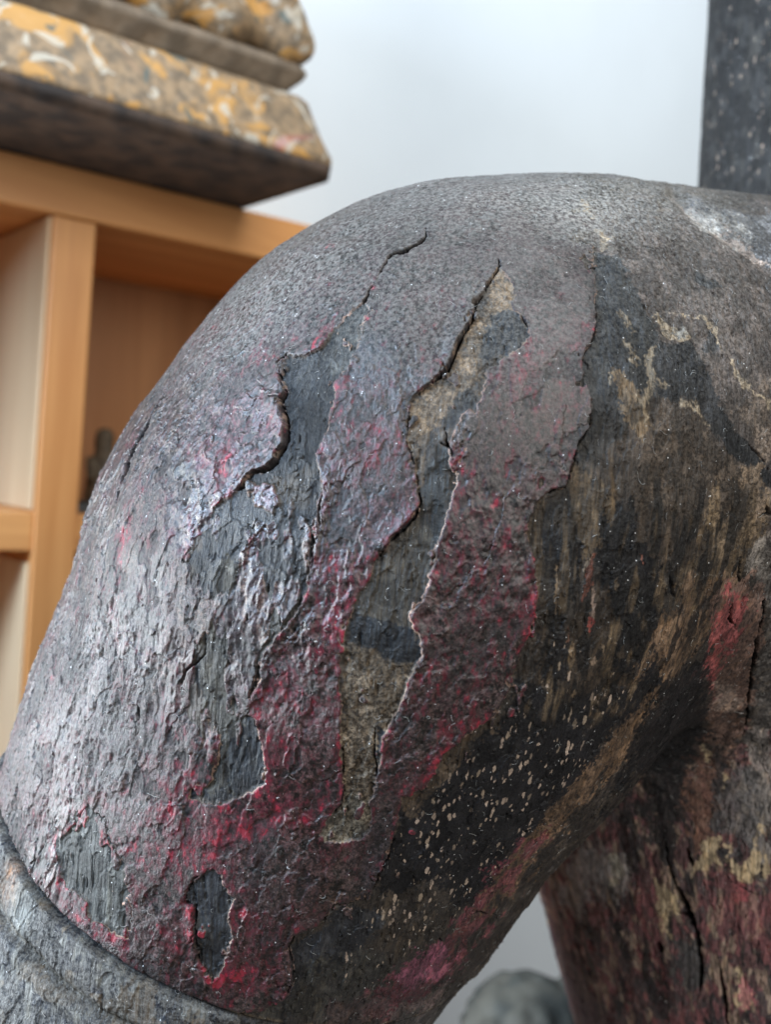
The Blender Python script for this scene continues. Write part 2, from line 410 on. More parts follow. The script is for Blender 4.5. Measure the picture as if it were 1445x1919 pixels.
# brittle border: chips broken out near the edges, crumbs left standing in the holes
e1 = (fbm(V * 330, 2, 51.) - .5); e2 = (fbm(V * 1000, 2, 52.) - .5); chip = fbm(V * np.array([210, 210, 130], np.float32), 3, 53.)
lac = lac + e1 * 11 + e2 * 7
lac = np.where(lac > 0, np.minimum(lac, (.665 - chip) * 160 + lac * .35), lac)
lac = np.where(lac < 0, np.maximum(lac, (chip - .695 + .05 * blob(470, 1200, 110, 260)) * 130 + lac * .25 * (pu < 1000) - 99 * (pu > 1000)), lac)
topz = ss(470 - pv, 0, 30)
lac = lac * (1 - topz) + topz * ((1100 - pu) * .35 + (fbm(V * 70, 4, 33.) - .5) * 150)

# the worn middle of the first gap: thin remains of the coat without a clear step
WRN = "350,1050 380,985 430,945 500,985 560,960 590,1000 585,1100 540,1165 500,1215 478,1310 470,1350 430,1360 380,1400 340,1330 330,1180"
wr2 = ss(poly_sd(WRN, pu + wx, pv + wy, 90), -8, 12) * ((h1 > 7) | (pu < 455))
lac = lac * (1 - wr2) + wr2 * ((fbm(V * np.array([150, 150, 55], np.float32), 4, 57.) - .49) * 110)

# ---- armlet: a plane cut across the limb
def hit(px, py):
    d = np.array([(px - CX) / FPX, 1, (CY - py) / FPX], np.float32); t = .3
    for _ in range(80): t += float(sdf((d * t)[None])[0]) * .7
    return d * t
b1, b2, b3 = hit(42, 1618), hit(180, 1770), hit(440, 1898)
bn = np.cross(b2 - b1, b3 - b1); bn /= np.linalg.norm(bn)
if bn[2] > 0: bn = -bn
axis_a = PRIM['arm'][0]
sb = (V - b2) @ bn                           # >0 below the cut
armd = np.minimum(cone(V, PRIM['deltoid']), np.minimum(np.minimum(cone(V, PRIM['arm']), cone(V, PRIM['arm2'])), cone(V, PRIM['arm3']))); elb = cone(V, PRIM['elbow'])
onarm = (np.minimum(armd, elb) < .012) & (pu < 900)
sbm = sb * 1000 + (vn(90, 2, 3.) - .5) * 1.6   # mm
sraw = np.where(onarm, sb * 1000, -99)
sbm = np.where(onarm, sbm, -99)
BW = float(abs((hit(150, 1862) - b2) @ bn)) * 1000
print('band width mm', BW)

# ---- relief -------------------------------------------------------------
disp = np.zeros(len(V), np.float32)          # metres, along the normal
cav = np.zeros(len(V), np.float32)
T = .0009
disp += T * ss(lac, -3.5, 1.5) * (1 - topz) * (1 - .75 * wr2)
# sheets lift and curl beside their open edges
def lift(s, width, amount, side=1):
    d, t = line_d(s)
    w = np.exp(-(d / width) ** 2) * np.sin(np.pi * np.clip(t, .02, .98)) ** .5
    return .85 * amount * w * ss(lac * side, -1.5, 2.0)
EDGES = [  # line, curl width, lift
 ("542,668 530,690 533,718 543,738 530,752 535,790 537,830 517,868 505,880 480,886 455,915 430,928", 26, .0022),
 ("905,545 888,572 880,605 855,650 840,690 810,715 775,750", 24, .0020),
 ("789,940 781,965 756,990 720,1025 690,1060", 22, .0018),
 ("860,880 845,930 835,980 812,1060 790,1125 768,1145 770,1165 790,1226 755,1300 714,1390", 18, .0010),
 ("597,850 607,912 587,980 591,1020 580,1100 530,1180 488,1240 473,1335 490,1372 502,1465", 18, .0010),
 ("1116,600 1106,650 1090,680 1105,790 1075,870 1062,912", 20, .0014),
 ("738,1562 706,1640 690,1676", 18, .0012), ("543,1770 548,1810 553,1836 530,1868", 18, .0014),
 ("369,1696 350,1688", 14, .001), ("369,1700 368,1752 372,1795 400,1834", 16, .0014),
 ("389,1180 385,1220 350,1256", 16, .0012), ("622,628 602,660 560,668", 14, .0008),
]
for s, w_, a_ in EDGES: disp += lift(s, w_, a_)
LN = np.abs(vn(700, 2, 77.) - .5) * 5 + (vn(300, 1, 78.) - .5) * 3; LW = .45 + 1.1 * vn(260, 2, 79.)
def split(s, wid, depth, col=1.0):
    global disp, cav
    d, t = line_d(s)
    d = d + LN
    w = wid * .95 * np.sin(np.pi * np.clip(t, .03, .97)) ** .6 * LW
    k = 1 - ss(d, w * .45, w * 1.15)
    disp = disp - depth * k; cav = np.maximum(cav, k * col)
SPLITS = [
 ("800,428 797,445 780,462 755,475 735,482 718,500 708,525", 5.0, .0028),
 ("708,525 694,548 688,568 672,580", 3.2, .0015), ("545,645 543,662 532,675 524,684", 2.6, .002),
 ("530,690 533,718 543,738 531,752 536,790 538,830 518,868 506,880 481,886 456,915 437,924", 4.6, .0032),
 ("505,744 518,746 533,746", 1.6, .001), ("935,482 938,500 925,515 905,545", 2.0, .0014),
 ("905,545 889,572 882,605 857,650 842,690 812,715 777,748", 4.0, .003),
 ("783,890 788,940 781,965 756,990 740,1002 720,1025 690,1060", 4.0, .0028), ("770,760 764,830 780,880", 1.8, .001),
 ("1116,500 1117,600 1107,650 1091,680", 2.4, .0016), ("1100,740 1106,790 1091,822 1076,870 1063,912 1022,926", 3.4, .0024),
 ("1098,502 1108,504 1118,498", 3.0, .002), ("975,590 985,600 993,618", 2.2, .0014),
 ("320,728 290,775 268,815 250,855 238,890 222,950", 4.5, .003),
 ("836,800 842,838 850,872", 2.6, .002), ("825,828 840,836 846,842", 3, .002),
 ("389,1180 386,1222 372,1238 352,1256 344,1290", 3.2, .002),
 ("740,1562 730,1600 707,1640 691,1676", 2.6, .0022), ("655,1686 628,1692 603,1730", 2.6, .0018), ("560,1746 542,1770 547,1810 553,1836 528,1870", 3.0, .0022),
 ("385,1640 362,1650 350,1688 369,1698 370,1720 368,1752 372,1795 402,1836", 3.4, .0024),
 ("640,1400 645,1470 641,1500 625,1525", 2.4, .0016), ("702,1362 698,1400 706,1440 702,1470", 3.4, .002),
 ("606,930 598,960 602,990", 2.6, .002), ("588,985 590,1020 588,1050 582,1100", 2.4, .0018),
 ("560,1020 552,1060", 1.8, .001), ("560,1090 556,1115", 1.8, .001), ("505,1090 500,1115", 2.4, .0014), ("510,1150 504,1170", 2.6, .0014), ("465,1150 460,1172", 2.2, .0014),
 ("562,815 562,838", 2.2, .0014), ("484,970 476,992", 1.8, .001), ("555,1175 548,1190", 2.0, .001),
 ("262,1310 262,1345 250,1360", 2.0, .001), ("1400,830 1420,850 1445,880", 3, .001),
 ("1375,1130 1368,1160 1380,1170", 4, .002), ("1255,1075 1262,1110 1268,1120", 4, .0012),
 ("1392,1040 1388,1090", 2.5, .001), ("1436,945 1440,960 1424,965", 6, .002),
 ("1440,1110 1420,1180 1408,1260 1402,1330 1392,1400", 4, .0018),
 ("1240,1560 1262,1640 1290,1700 1310,1760 1312,1830 1312,1860", 7, .004),
 ("1292,1590 1297,1615 1300,1625", 9, .003), ("1236,1760 1240,1785", 8, .003), ("1270,1710 1290,1720 1302,1735", 7, .003),
 ("1345,1790 1355,1860 1362,1900 1372,1960", 6, .003), ("1345,1620 1370,1650 1400,1668 1430,1680", 2.2, .001),
 ("880,1715 900,1708 912,1712", 4, .0014), ("820,1755 830,1762", 3, .001), ("852,1792 866,1786", 3, .001),
]
for s, w_, d_ in SPLITS: split(s, w_, d_)
# thin overlapping coats: each ends in a ragged low step
def coat(fr, off, lo, st=(1, 1, .55)):
    f = fbm((V @ np.array([[1, 0, .30], [0, 1, 0], [-.30, 0, 1]], np.float32)) * np.array(st, np.float32) * fr, 4, off) + (vn(520, 2, off + 7.) - .5) * .05
    return f, ss(f, lo, lo + .006)
c1f, c1m = coat(62, 401., .50); c2f, c2m = coat(85, 402., .545); c3f, c3m = coat(130, 403., .57)
lowz = .35 + .65 * ss(pv, 520, 900)
disp += (.00042 * c1m + .00036 * c2m - .00036 * c3m) * lowz * (1 - .5 * (pu > 1250))
c_edge = np.exp(-((c1f - .503) / .006) ** 2) + np.exp(-((c2f - .548) / .006) ** 2)
disp += .00035 * c_edge * c1m * lowz
# cross grain pores and pits of the worn wood
pit = vn(420, 2, 50., (1.6, 1.6, .32))
woodm = 1 - ss(lac, -2, 1)
disp += woodm * (-.0007) * ss(pit, .70, .80) * ss(vn(60, 2, 55.), .42, .6)
disp += woodm * (.00045 + .0006 * ss(pu, 950, 1050)) * (vn(500, 3, 60., (1, 1, .16)) - .5)
zone = (.35 + 1.3 * ss(vn(26, 2, 230.), .38, .62)) * (.14 + .86 * ss(pv + .25 * (700 - pu), 620, 1000))
disp += (1 - woodm) * zone * .0011 * (fbm((V @ np.array([[.9, 0, .35], [0, 1, 0], [-.35, 0, .62]], np.float32)) * 330, 3, 70.) - .5)
disp += .0012 * (vn(45, 2, 80.) - .5)
wr = np.clip(ss(lw, -60, 40) + .8 * ss(poly_sd('400,1010 590,1000 560,1140 490,1240 480,1400 420,1500 350,1500 380,1200', cu, cv, 90), -20, 30), 0, 1)
sk = V @ np.array([[1, 0, .30], [0, 1, 0], [-.30, 0, .28]], np.float32)
disp += wr * (.0022 * (fbm(sk * 130, 3, 210.) - .5) + .0015 * (fbm(sk * 420, 3, 220.) - .5))
# armlet relief
groove = np.exp(-((sbm - 0.6) / 1.1) ** 2)
bfade = 1 - .97 * ss(pu, 300, 520)
disp -= .0042 * groove * bfade
cav = np.maximum(cav, .55 * ss(groove, .75, .97))
inb = ss(sbm, 1.0, 3.0)
disp += inb * .0005 * bfade + .0012 * inb * bfade * (1 - ss(sbm, BW - 2, BW + 1)) 
g2 = np.exp(-((sbm - BW) / 2.2) ** 2); disp -= .0022 * g2 * bfade
disp += .0016 * bfade * np.exp(-((sbm - BW - 5) / 3.0) ** 2)
# crease on top of the shoulder
cd, ct = line_d("1262,362 1300,398 1345,430 1400,468 1450,510 1540,590", pu, pv, 90)
disp -= .0022 * np.exp(-(cd / 11) ** 2)
lac = np.where(sbm > -1.0, np.minimum(lac, -4 - sbm), lac)

# ---- colours ------------------------------------------------------------
n_a = vn(140, 4, 100.); n_b = vn(420, 3, 110., (1, 1, .22)); n_c = vn(1100, 2, 120.)
under = np.empty((len(V), 3), np.float32); under[:] = (.085, .072, .062)
def paint(mask, col, k=1.0, sel=None):
    m = np.clip(mask * k, 0, 1)[:, None].astype(np.float32); col = np.array(col, np.float32)
    if sel is None: under[:] = under * (1 - m) + col * m
    else: under[sel] = under[sel] * (1 - m) + col * m
def box_sel(P, mg):
    return np.flatnonzero((cu > P[:, 0].min() - mg) & (cu < P[:, 0].max() + mg) & (cv > P[:, 1].min() - mg) & (cv < P[:, 1].max() + mg))
def pp(s, col, soft=6, k=1.0, ragged=18, streak=0):
    """fills an outline; its border is torn by noise"""
    P = pts(s); i = box_sel(P, 60)
    d = poly_sd(P, cu[i], cv[i], 90) + (n_a[i] - .5) * ragged * 2 + (n_b[i] - .5) * streak * 2.5 + (n_c[i] - .5) * (8 + ragged * .8)
    paint(ss(d, -soft * .4, soft * .4), col, k, i)
def stroke(s, col, wid, soft=3, k=1.0, ragged=6):
    i = box_sel(pts(s), 50)
    d, t = line_d(s, cu[i], cv[i], 60)
    w = wid * (.35 + .65 * np.sin(np.pi * np.clip(t, .02, .98)))
    paint(1 - ss(d + (n_a[i] - .5) * ragged * 2 + (n_c[i] - .5) * 9, w - soft * .5, w + soft * .5), col, min(1, k * 1.3), i)
BLK, INK, BRN, TAN, CRM, GRY = (.012, .012, .014), (.026, .031, .038), (.095, .074, .056), (.24, .175, .115), (.58, .48, .35), (.15, .14, .135)
RED, PNK, MAR = (.22, .035, .045), (.38, .12, .15), (.10, .03, .038)
# upper right, dusty brown
pp("1120,380 1500,380 1500,1050 1400,1020 1330,900 1240,720 1160,600 1110,500", (.115, .098, .092), 14)
# exposed wood under sheet one
pp(H1, (.030, .034, .041), 5, ragged=3)
pp("430,1060 560,1130 545,1170 500,1230 480,1320 450,1420 430,1490 380,1490 405,1430 410,1330 380,1260 390,1180 380,1080", (.085, .08, .066), 10, .7, 30, 30)
pp("545,675 600,670 625,720 618,800 598,850 560,900 530,920 510,880 538,830 535,740", (.030, .034, .040), 8, 1, 6)
pp("450,905 500,895 590,880 580,960 540,970 520,960 470,930", (.075, .062, .048), 8, .8, 20)
pp("470,1350 500,1380 503,1465 440,1480 428,1430 440,1380", (.028, .034, .042), 8, .9, 14, 20)
pp("655,585 690,570 680,640 660,670 640,700 620,700 615,650", (.09, .095, .095), 8, .8, 20)
# exposed ground between the sheets
pp("930,500 965,555 950,580 918,600 912,700 900,740 860,760 820,800 790,960 765,830 770,770 840,690 880,605", TAN, 8, .85, 26)
pp("915,592 950,580 975,590 994,622 965,652 930,668 914,690 905,640", INK, 4, 1, 8)
pp("848,740 885,715 898,728 880,770 858,800 842,800", INK, 5, .9, 14)
pp("815,820 845,860 830,980 812,1060 795,1120 760,1150 790,1000 800,900", (.06, .068, .072), 8, .9, 20, 24)
pp("700,1045 790,960 812,1000 795,1110 765,1165 700,1160 660,1140", (.085, .075, .060), 8, .9, 20, 24)
pp("640,1200 690,1205 745,1230 785,1245 760,1300 715,1390 700,1470 697,1545 640,1577 610,1570 640,1500 638,1330", (.17, .135, .10), 6, 1, 10)
pp("645,1480 695,1490 695,1545 670,1575 610,1574 600,1555 625,1520", (.20, .185, .155), 8, .8, 18)
pp("655,1155 668,1138 700,1158 742,1163 768,1172 788,1214 786,1246 740,1232 682,1206 648,1199", (.022, .027, .034), 3, 1, 5)
pp("703,1360 716,1376 714,1402 706,1440 698,1402", (.016, .020, .026), 3, 1, 3)
# the dark split band down the front
pp("1108,470 1150,478 1190,540 1222,590 1235,650 1215,730 1180,800 1120,870 1075,880 1100,800 1095,700 1112,620", (.042, .047, .053), 5, 1, 12)
pp("1120,780 1185,800 1150,900 1120,950 1090,930 1092,830", (.05, .045, .040), 10, .8, 30, 20)
pp("1235,640 1290,645 1325,700 1345,750 1385,800 1415,850 1460,890 1460,930 1400,880 1360,850 1330,800 1290,765 1240,755 1215,720", (.028, .031, .037), 5, 1, 10)
pp("1290,505 1320,520 1360,540 1365,550 1330,548 1300,530", INK, 4, 1, 6)
pp("1315,620 1345,650 1335,668 1310,655", INK, 4, .9, 8)
pp("1205,740 1300,750 1350,830 1385,880 1390,960 1340,1000 1300,1060 1240,1080 1190,1010 1140,960 1110,900 1160,830", (.085, .066, .052), 10, .95, 16)
pp("1150,700 1200,740 1225,790 1200,825 1170,790", (.22, .16, .10), 8, .8, 20)
pp("1385,875 1420,870 1435,905 1425,1000 1380,1070 1350,1000 1370,930", (.24, .18, .13), 8, .8, 28)
pp("1310,960 1420,980 1420,1060 1340,1110 1250,1100 1300,1050", (.17, .125, .08), 10, .7, 40, 30)
pp("1380,760 1460,700 1460,860 1420,850", (.19, .15, .12), 8, .6, 40)
pp("1120,925 1150,930 1175,960 1195,1000 1240,1060 1240,1150 1200,1200 1190,1260 1150,1330 1130,1250 1125,1100 1110,1020", BLK, 6, 1, 14, 22)
pp("1000,940 1075,880 1120,930 1110,1010 1080,1090 1070,1150 1010,1150 1000,1060 985,1000", (.13, .095, .06), 8, .85, 26, 40)
pp("1030,1000 1075,1020 1082,1110 1050,1130 1032,1080", BLK, 6, .95, 16, 24)
pp("1000,1150 1120,1110 1180,1200 1180,1290 1120,1340 1040,1330 960,1340 975,1250", (.055, .040, .028), 12, .8, 30, 50)
pp("1035,1180 1060,1220 1055,1300 1020,1300", BLK, 8, .9, 30, 40)
pp("1215,1180 1300,1080 1400,1060 1340,1170 1270,1290 1180,1420 1100,1500 1000,1620 900,1740 800,1850 870,1720 960,1600 1080,1440 1180,1330", (.27, .175, .11), 12, .85, 20, 20)
# black speckled underside
pp("830,1440 880,1385 935,1342 975,1270 1040,1310 1180,1290 1240,1220 1230,1290 1150,1390 1060,1480 980,1580 920,1660 860,1720 780,1720 720,1690 700,1650 735,1560 760,1500", (.015, .015, .018), 12, 1, 24)
pp("880,1372 935,1340 930,1365 880,1400 845,1440 800,1500 770,1520 752,1490 800,1470 830,1408", (.13, .095, .065), 8, .8, 14)
pp("700,1690 800,1650 880,1690 860,1750 760,1810 690,1780", (.075, .062, .050), 14, .7, 40)
pp("545,1770 600,1735 650,1692 700,1700 720,1740 650,1800 560,1870 520,1880", (.038, .040, .046), 8, 1, 16)
pp("560,1830 700,1780 760,1820 700,1880 560,1919 480,1919", (.065, .064, .058), 12, .8, 40, 20)
pp("1020,1570 960,1640 920,1720 860,1800 800,1890 700,1940 690,1860 780,1800 870,1720 960,1620", (.19, .055, .075), 14, .8, 40, 20)
pp("760,1800 830,1760 850,1790 790,1850 730,1870", (.36, .12, .19), 10, .85, 30)
pp("620,1870 720,1860 700,1919 610,1930", (.075, .05, .05), 8, .8, 20)
pp("740,1880 800,1870 850,1850 800,1940 720,1940", (.17, .155, .145), 10, .7, 30, 20)
rs = ss(poly_sd("1000,930 1110,860 1300,900 1445,900 1445,1080 1330,1180 1240,1300 1100,1360 960,1340 1000,1100", cu, cv, 90) + (n_a - .5) * 50, -15, 25) * (lac < 0)
s1, s2 = vn(240, 3, 280., (1, 1, .13)), vn(260, 3, 290., (1, 1, .15))
paint(rs * ss(s1, .50, .54), (.014, .013, .013), .85); paint(rs * ss(s2, .54, .68), (.20, .145, .09), .7)
# veins of cream ground
for s, w_ in (("1228,583 1240,605 1262,625 1280,640", 6), ("1222,655 1215,690 1223,706 1215,735 1208,765 1215,800", 4),
              ("1222,706 1245,724", 3), ("1300,600 1330,625 1350,655 1375,690 1400,720 1440,760", 5), ("1250,583 1290,600 1310,612", 3),
              ("1175,640 1190,672", 2), ("1190,675 1194,690", 3), ("1142,698 1143,715", 4), ("1195,740 1203,760", 3),
              ("1110,400 1120,425 1140,445 1120,462", 9), ("1050,375 1090,385 1115,405", 9), ("1278,752 1300,760 1335,800", 3),
              ("1160,590 1185,620", 3), ("955,385 990,378 1020,385 1000,410", 8)):
    stroke(s, CRM, w_ * .95, 5, .62, 12)
pp("1258,614 1275,618 1282,634 1268,636", (.5, .5, .48), 3, .9, 3)
stroke("1265,370 1300,400 1350,430 1400,465 1445,500 1500,540", (.50, .42, .38), 7, 4, .85, 8)
pp("1275,372 1340,385 1445,400 1520,420 1520,560 1445,490 1400,460 1340,425 1300,398", (.17, .18, .20), 8, .9, 20)
pp("1300,398 1345,395 1400,430 1400,462 1345,430", (.42, .42, .41), 8, .7, 40)
# streaks of bare wood in the black
for s, w_, c_ in (("1035,1060 1040,1110 1042,1145", 3, TAN), ("1103,1055 1110,1045 1100,1090 1090,1115", 7, (.26, .10, .07)), ("1107,1100 1106,1180", 4, (.40, .30, .25)),
                  ("1105,1150 1108,1185", 3, (.4, .1, .09)), ("1150,1080 1150,1100", 4, TAN), ("1205,1040 1210,1062", 4, (.28, .11, .08)), ("1132,1205 1137,1240", 3, TAN),
                  ("1070,1195 1072,1235", 3, TAN), ("1058,1170 1060,1200", 3, (.25, .13, .09)), ("1115,1235 1116,1255", 4, (.3, .22, .16)), ("1068,1260 1066,1285", 4, (.3, .22, .16)),
                  ("1145,1250 1145,1262", 3, TAN), ("1080,1290 1080,1306", 3, TAN), ("1105,1045 1095,1075", 4, (.4, .34, .28))):
    stroke(s, c_, w_, 1.5, .95, 3)
# right hand flank of the trunk
tor = cone(V, PRIM['torso']); fl = ss(tor - armd, .004, -.004) * ss(tor - cone(V, PRIM['chest']) + (n_a - .5) * .10, .014, -.014) * (pu > 900)
paint(fl, (.100, .055, .058), 1)
paint(fl * ss(n_b, .5, .56), (.20, .075, .082), .6); paint(fl * ss(n_a, .53, .57), (.045, .040, .042), .8); paint(fl * ss(vn(300, 3, 190., (1, 1, .25)), .57, .62), (.27, .21, .16), .7); paint(fl * ss(vn(220, 3, 200., (1, 1, .2)), .57, .61), (.012, .012, .014), .85)
pp("1400,1030 1460,1000 1460,1500 1440,1640 1400,1600 1380,1500 1400,1380 1410,1250 1440,1120", (.21, .195, .185), 10, .85, 24, 20)  # grey right edge: the light falling there is put into the colour
pp("1335,1120 1400,1085 1440,1100 1415,1240 1395,1380 1370,1420 1330,1390 1325,1300 1335,1200", (.24, .15, .12), 8, .85, 26, 20)
pp("1370,1110 1402,1120 1392,1180 1360,1230 1330,1300 1322,1240 1345,1160", (.42, .09, .10), 6, .7, 30, 20)
pp("1330,1270 1360,1270 1390,1310 1380,1330 1340,1310", (.42, .33, .28), 6, .7, 20)
pp("1240,1290 1320,1220 1320,1400 1290,1500 1270,1640 1230,1600 1190,1450 1130,1530 1180,1420", BLK, 12, .95, 26, 26)
pp("1320,1390 1370,1440 1350,1560 1310,1600 1280,1500", (.14, .075, .055), 10, .8, 30, 20)
pp("1385,1390 1440,1560 1420,1620 1380,1590 1345,1560 1350,1480", (.10, .10, .105), 10, .8, 40, 20)
pp("1340,1400 1355,1440 1345,1560 1360,1600 1345,1610 1332,1560 1338,1480", (.03, .03, .034), 6, .8, 20, 10)
for s, w_ in (("1325,1580 1345,1590 1320,1625 1300,1645", 11), ("1345,1600 1362,1622", 8), ("1368,1590 1378,1628 1400,1645 1420,1600 1425,1560", 11), ("1232,1650 1262,1690 1275,1710", 15), ("1238,1665 1245,1740 1260,1760", 7),
              ("1385,1820 1392,1870 1400,1890", 14), ("1355,1450 1350,1490", 4), ("1320,1400 1326,1420", 5), ("1443,1600 1443,1640", 5), ("1015,1700 1030,1730", 5)):
    stroke(s, (.40, .32, .21), w_, 4, .8, 12)
pp("1385,1840 1400,1830 1410,1880 1390,1890", PNK, 4, .7, 14)
pp("1250,1760 1290,1740 1312,1790 1312,1840 1290,1860 1262,1830", (.055, .055, .058), 8, .95, 20)
pp("1050,1640 1100,1600 1150,1580 1160,1640 1150,1690 1090,1700 1060,1690", (.20, .19, .19), 10, .75, 50, 20)
stroke("1140,1600 1150,1640 1145,1665", (.34, .32, .27), 9, 4, .85, 10)
pp("1190,1650 1230,1660 1250,1780 1275,1850 1240,1840 1200,1740", (.15, .05, .056), 12, .6, 40, 20)
pp("1340,1640 1400,1650 1445,1700 1445,1800 1370,1760 1345,1700", (.17, .06, .066), 12, .5, 50, 20)
pp("1390,1650 1405,1660 1400,1700 1388,1690", (.34, .08, .09), 6, .6, 20)
pp("1010,1700 1080,1800 1150,1919 1090,1960 1050,1850", (.045, .032, .040), 14, .8, 30, 20)
pp("1350,1500 1430,1560 1445,1600 1380,1560", (.12, .11, .11), 10, .6, 40)
# neck: bare greyed wood
nk = (pv < 480) * ss(cone(V, PRIM['neck']) - np.minimum(cone(V, PRIM['chest']), cone(V, PRIM['torso'])), .003, -.003)
lac = np.where(nk > .5, -4, lac); paint(nk, (.036, .038, .040)); paint(nk * ss(n_a, .5, .7), (.046, .046, .046), .4)
# armlet
bm = ss(sbm, .5, 1.5) * (1 - .8 * ss(pu + (n_a - .5) * 160, 380, 520))
paint(bm, (.050, .055, .066)); paint(bm * ss(n_a, .50, .55), (.022, .028, .042), .9); paint(bm * ss(n_b, .54, .60), (.24, .24, .22), .7)
paint(bm * ss(vn(110, 3, 240.), .50, .55), (.035, .035, .042), .8); paint(bm * ss(vn(160, 3, 250.), .55, .60), (.15, .12, .09), .8); paint(bm * blob(20, 1650, 14, 40, 10), (.40, .22, .13), .9); paint(bm * blob(50, 1700, 22, 60), (.34, .36, .34), .7)
paint(np.exp(-((sbm - BW) / 1.8) ** 2) * onarm, (.13, .115, .09), .8)
paint(np.exp(-((sbm + .2) / .8) ** 2) * onarm * ss(n_a, .42, .5), (.17, .13, .085), .8)
paint(blob(200, 1779, 9, 5, 20, pu, pv), (.55, .52, .42), 1.3)
# silvery left flank: wear and painted sheen
lwm = ss(lw + (n_a - .5) * 40, -6, 14)
lwm = lwm * 0; paint(lwm * ss(vn(420, 3, 160., (1, 1, .2)), .50, .60), (.30, .29, .27), .8)
paint(lwm * ss(vn(200, 3, 170., (1, 1, .3)), .54, .64), (.27, .15, .15), .7); paint(lwm * ss(vn(150, 3, 180., (1, 1, .3)), .56, .62), (.07, .075, .085), .8)
# grey patch, small hole
pp(GP, (.11, .115, .11), 5, 1, 6); pp(H5, (.06, .065, .072), 5, 1, 4); pp("395,1630 420,1650 425,1680 415,1700 375,1700 365,1660", (.03, .033, .04), 6, .8, 14)
flw = np.clip(fl, 0, 1)
under *= ((.72 + .56 * n_b) * (.32 + .34 * ss(n_a, .47, .60) + flw * 1.1))[:, None]  # trunk flank colour lifted in place of light from front right
keep = under; under = np.ones((len(V), 3), np.float32); under[:] = (1.0, 1.03, 1.0)
big_n = vn(28, 3, 140.)
paint(ss(800 - pv + .4 * (500 - pu), -100, 250), (.80, .85, .81), .8); paint(ss(big_n, .45, .6), (1.1, .98, .95), .6); paint(ss(n_a, .52, .62), (.62, .60, .66), .6)
paint(blob(900, 1080, 180, 330, 20), (.62, .50, .42), 1.3); paint(blob(640, 1670, 200, 120), (.95, .78, .68), .9)
paint(blob(570, 1320, 110, 190), (1.15, .36, .44), 1.2); paint(blob(470, 1540, 170, 90, -20), (1.15, .40, .48), 1.1)
paint(blob(440, 1800, 160, 80, 20), (1.25, .38, .42), 1.0); paint(blob(720, 950, 100, 200, 15), (.95, .72, .80), .9)
paint(blob(420, 830, 90, 130, 15), (1.25, .95, 1.1), .8); paint(blob(1000, 780, 110, 150), (1.0, .75, .70), .8)
paint(blob(230, 1060, 50, 240, 20), (1.1, .62, .62), .7); paint(blob(200, 1400, 160, 300, 12), (1.35, 1.25, 1.2), .8)
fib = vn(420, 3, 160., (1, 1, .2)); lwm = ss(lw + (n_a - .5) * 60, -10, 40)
paint(lwm * ss(fib, .42, .58), (3.4, 3.5, 3.3), .8); paint(lwm * ss(vn(200, 3, 170., (1, 1, .3)), .53, .60), (3.4, 2.5, 2.4), .5); paint(lwm * ss(vn(150, 3, 180., (1, 1, .3)), .54, .60), (.9, 1.0, 1.15), .8)  # pale dusty streaks that also paint in part of the left highlight
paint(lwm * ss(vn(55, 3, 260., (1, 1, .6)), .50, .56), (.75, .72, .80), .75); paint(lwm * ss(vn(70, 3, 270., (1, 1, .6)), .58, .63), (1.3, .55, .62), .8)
paint(wr2, (1.7, 1.85, 1.95), .8); paint(wr2 * ss(vn(260, 3, 310., (1, 1, .2)), .53, .6), (4.0, 3.6, 2.6), .6)
lzz = ss(pv, 450, 800)
paint(c1m * lzz, (1.25, 1.0, 1.02), .55); paint(c2m * lzz, (1.15, .62, .68), .5); paint(c3m * lzz, (.42, .42, .46), .6)
paint(np.clip(c_edge, 0, 1) * lzz * ss(n_a, .5, .56), (2.6, 2.2, 1.8), .45)
pk = ss(poly_sd('380,760 470,740 530,790 520,850 460,900 400,940 380,860', cu, cv, 60), -20, 20)  # pinkish sheen painted into the lacquer colour
paint(pk * ss(n_c, .4, .6), (2.6, 1.8, 2.1), .7); paint(ss(f1, -1, 2) * (pu < 700), (4.5, 4.0, 4.6), 1); paint(ss(f1, -1, 2) * (pu > 700), (1.5, 1.5, 1.5), 1)
stv = fbm(np.stack([V[:, 0] * 1.0 + V[:, 2] * .35, V[:, 1], V[:, 2] * .12], 1) * 420, 3, 150.)
lz = np.clip(blob(250, 950, 130, 330, 22) * 1.4, 0, 1)
paint(lz * ss(stv, .50, .60), (1.9, 1.8, 1.5), .7); paint(lz * ss(stv, .46, .38), (.5, .5, .5), .8)
paint(blob(470, 1000, 110, 90), (.9, .95, 1.1), .8)
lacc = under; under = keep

# red left in the lacquer, dust, gloss, flecks
redd = .37 + .22 * (blob(640, 1150, 70, 130) + blob(560, 1330, 90, 120)) * 1.5
redd += .22 * blob(900, 1150, 110, 160) + .30 * blob(990, 1130, 22, 120) + .5 * blob(820, 1420, 40, 120, 30)
redd += .55 * blob(440, 1830, 110, 40, 25) + .5 * blob(390, 1720, 40, 60) + .3 * blob(300, 1600, 120, 110) + .40 * blob(480, 1540, 160, 50, -25)
redd += .35 * blob(400, 850, 60, 70) + .35 * blob(490, 675, 50, 26) + .45 * blob(610, 640, 60, 14, -40) + .30 * blob(700, 820, 60, 80)
redd += .55 * blob(245, 1000, 16, 120, 18) + .35 * blob(215, 1150, 30, 90) + .35 * blob(640, 1300, 12, 160) + .4 * blob(200, 1760, 50, 20, 30)
redd += .3 * blob(1000, 760, 60, 90) + .25 * blob(930, 960, 50, 100) - .22 * blob(850, 400, 260, 110) - .15 * blob(620, 1700, 150, 100) + .25 * blob(370, 1080, 30, 90)
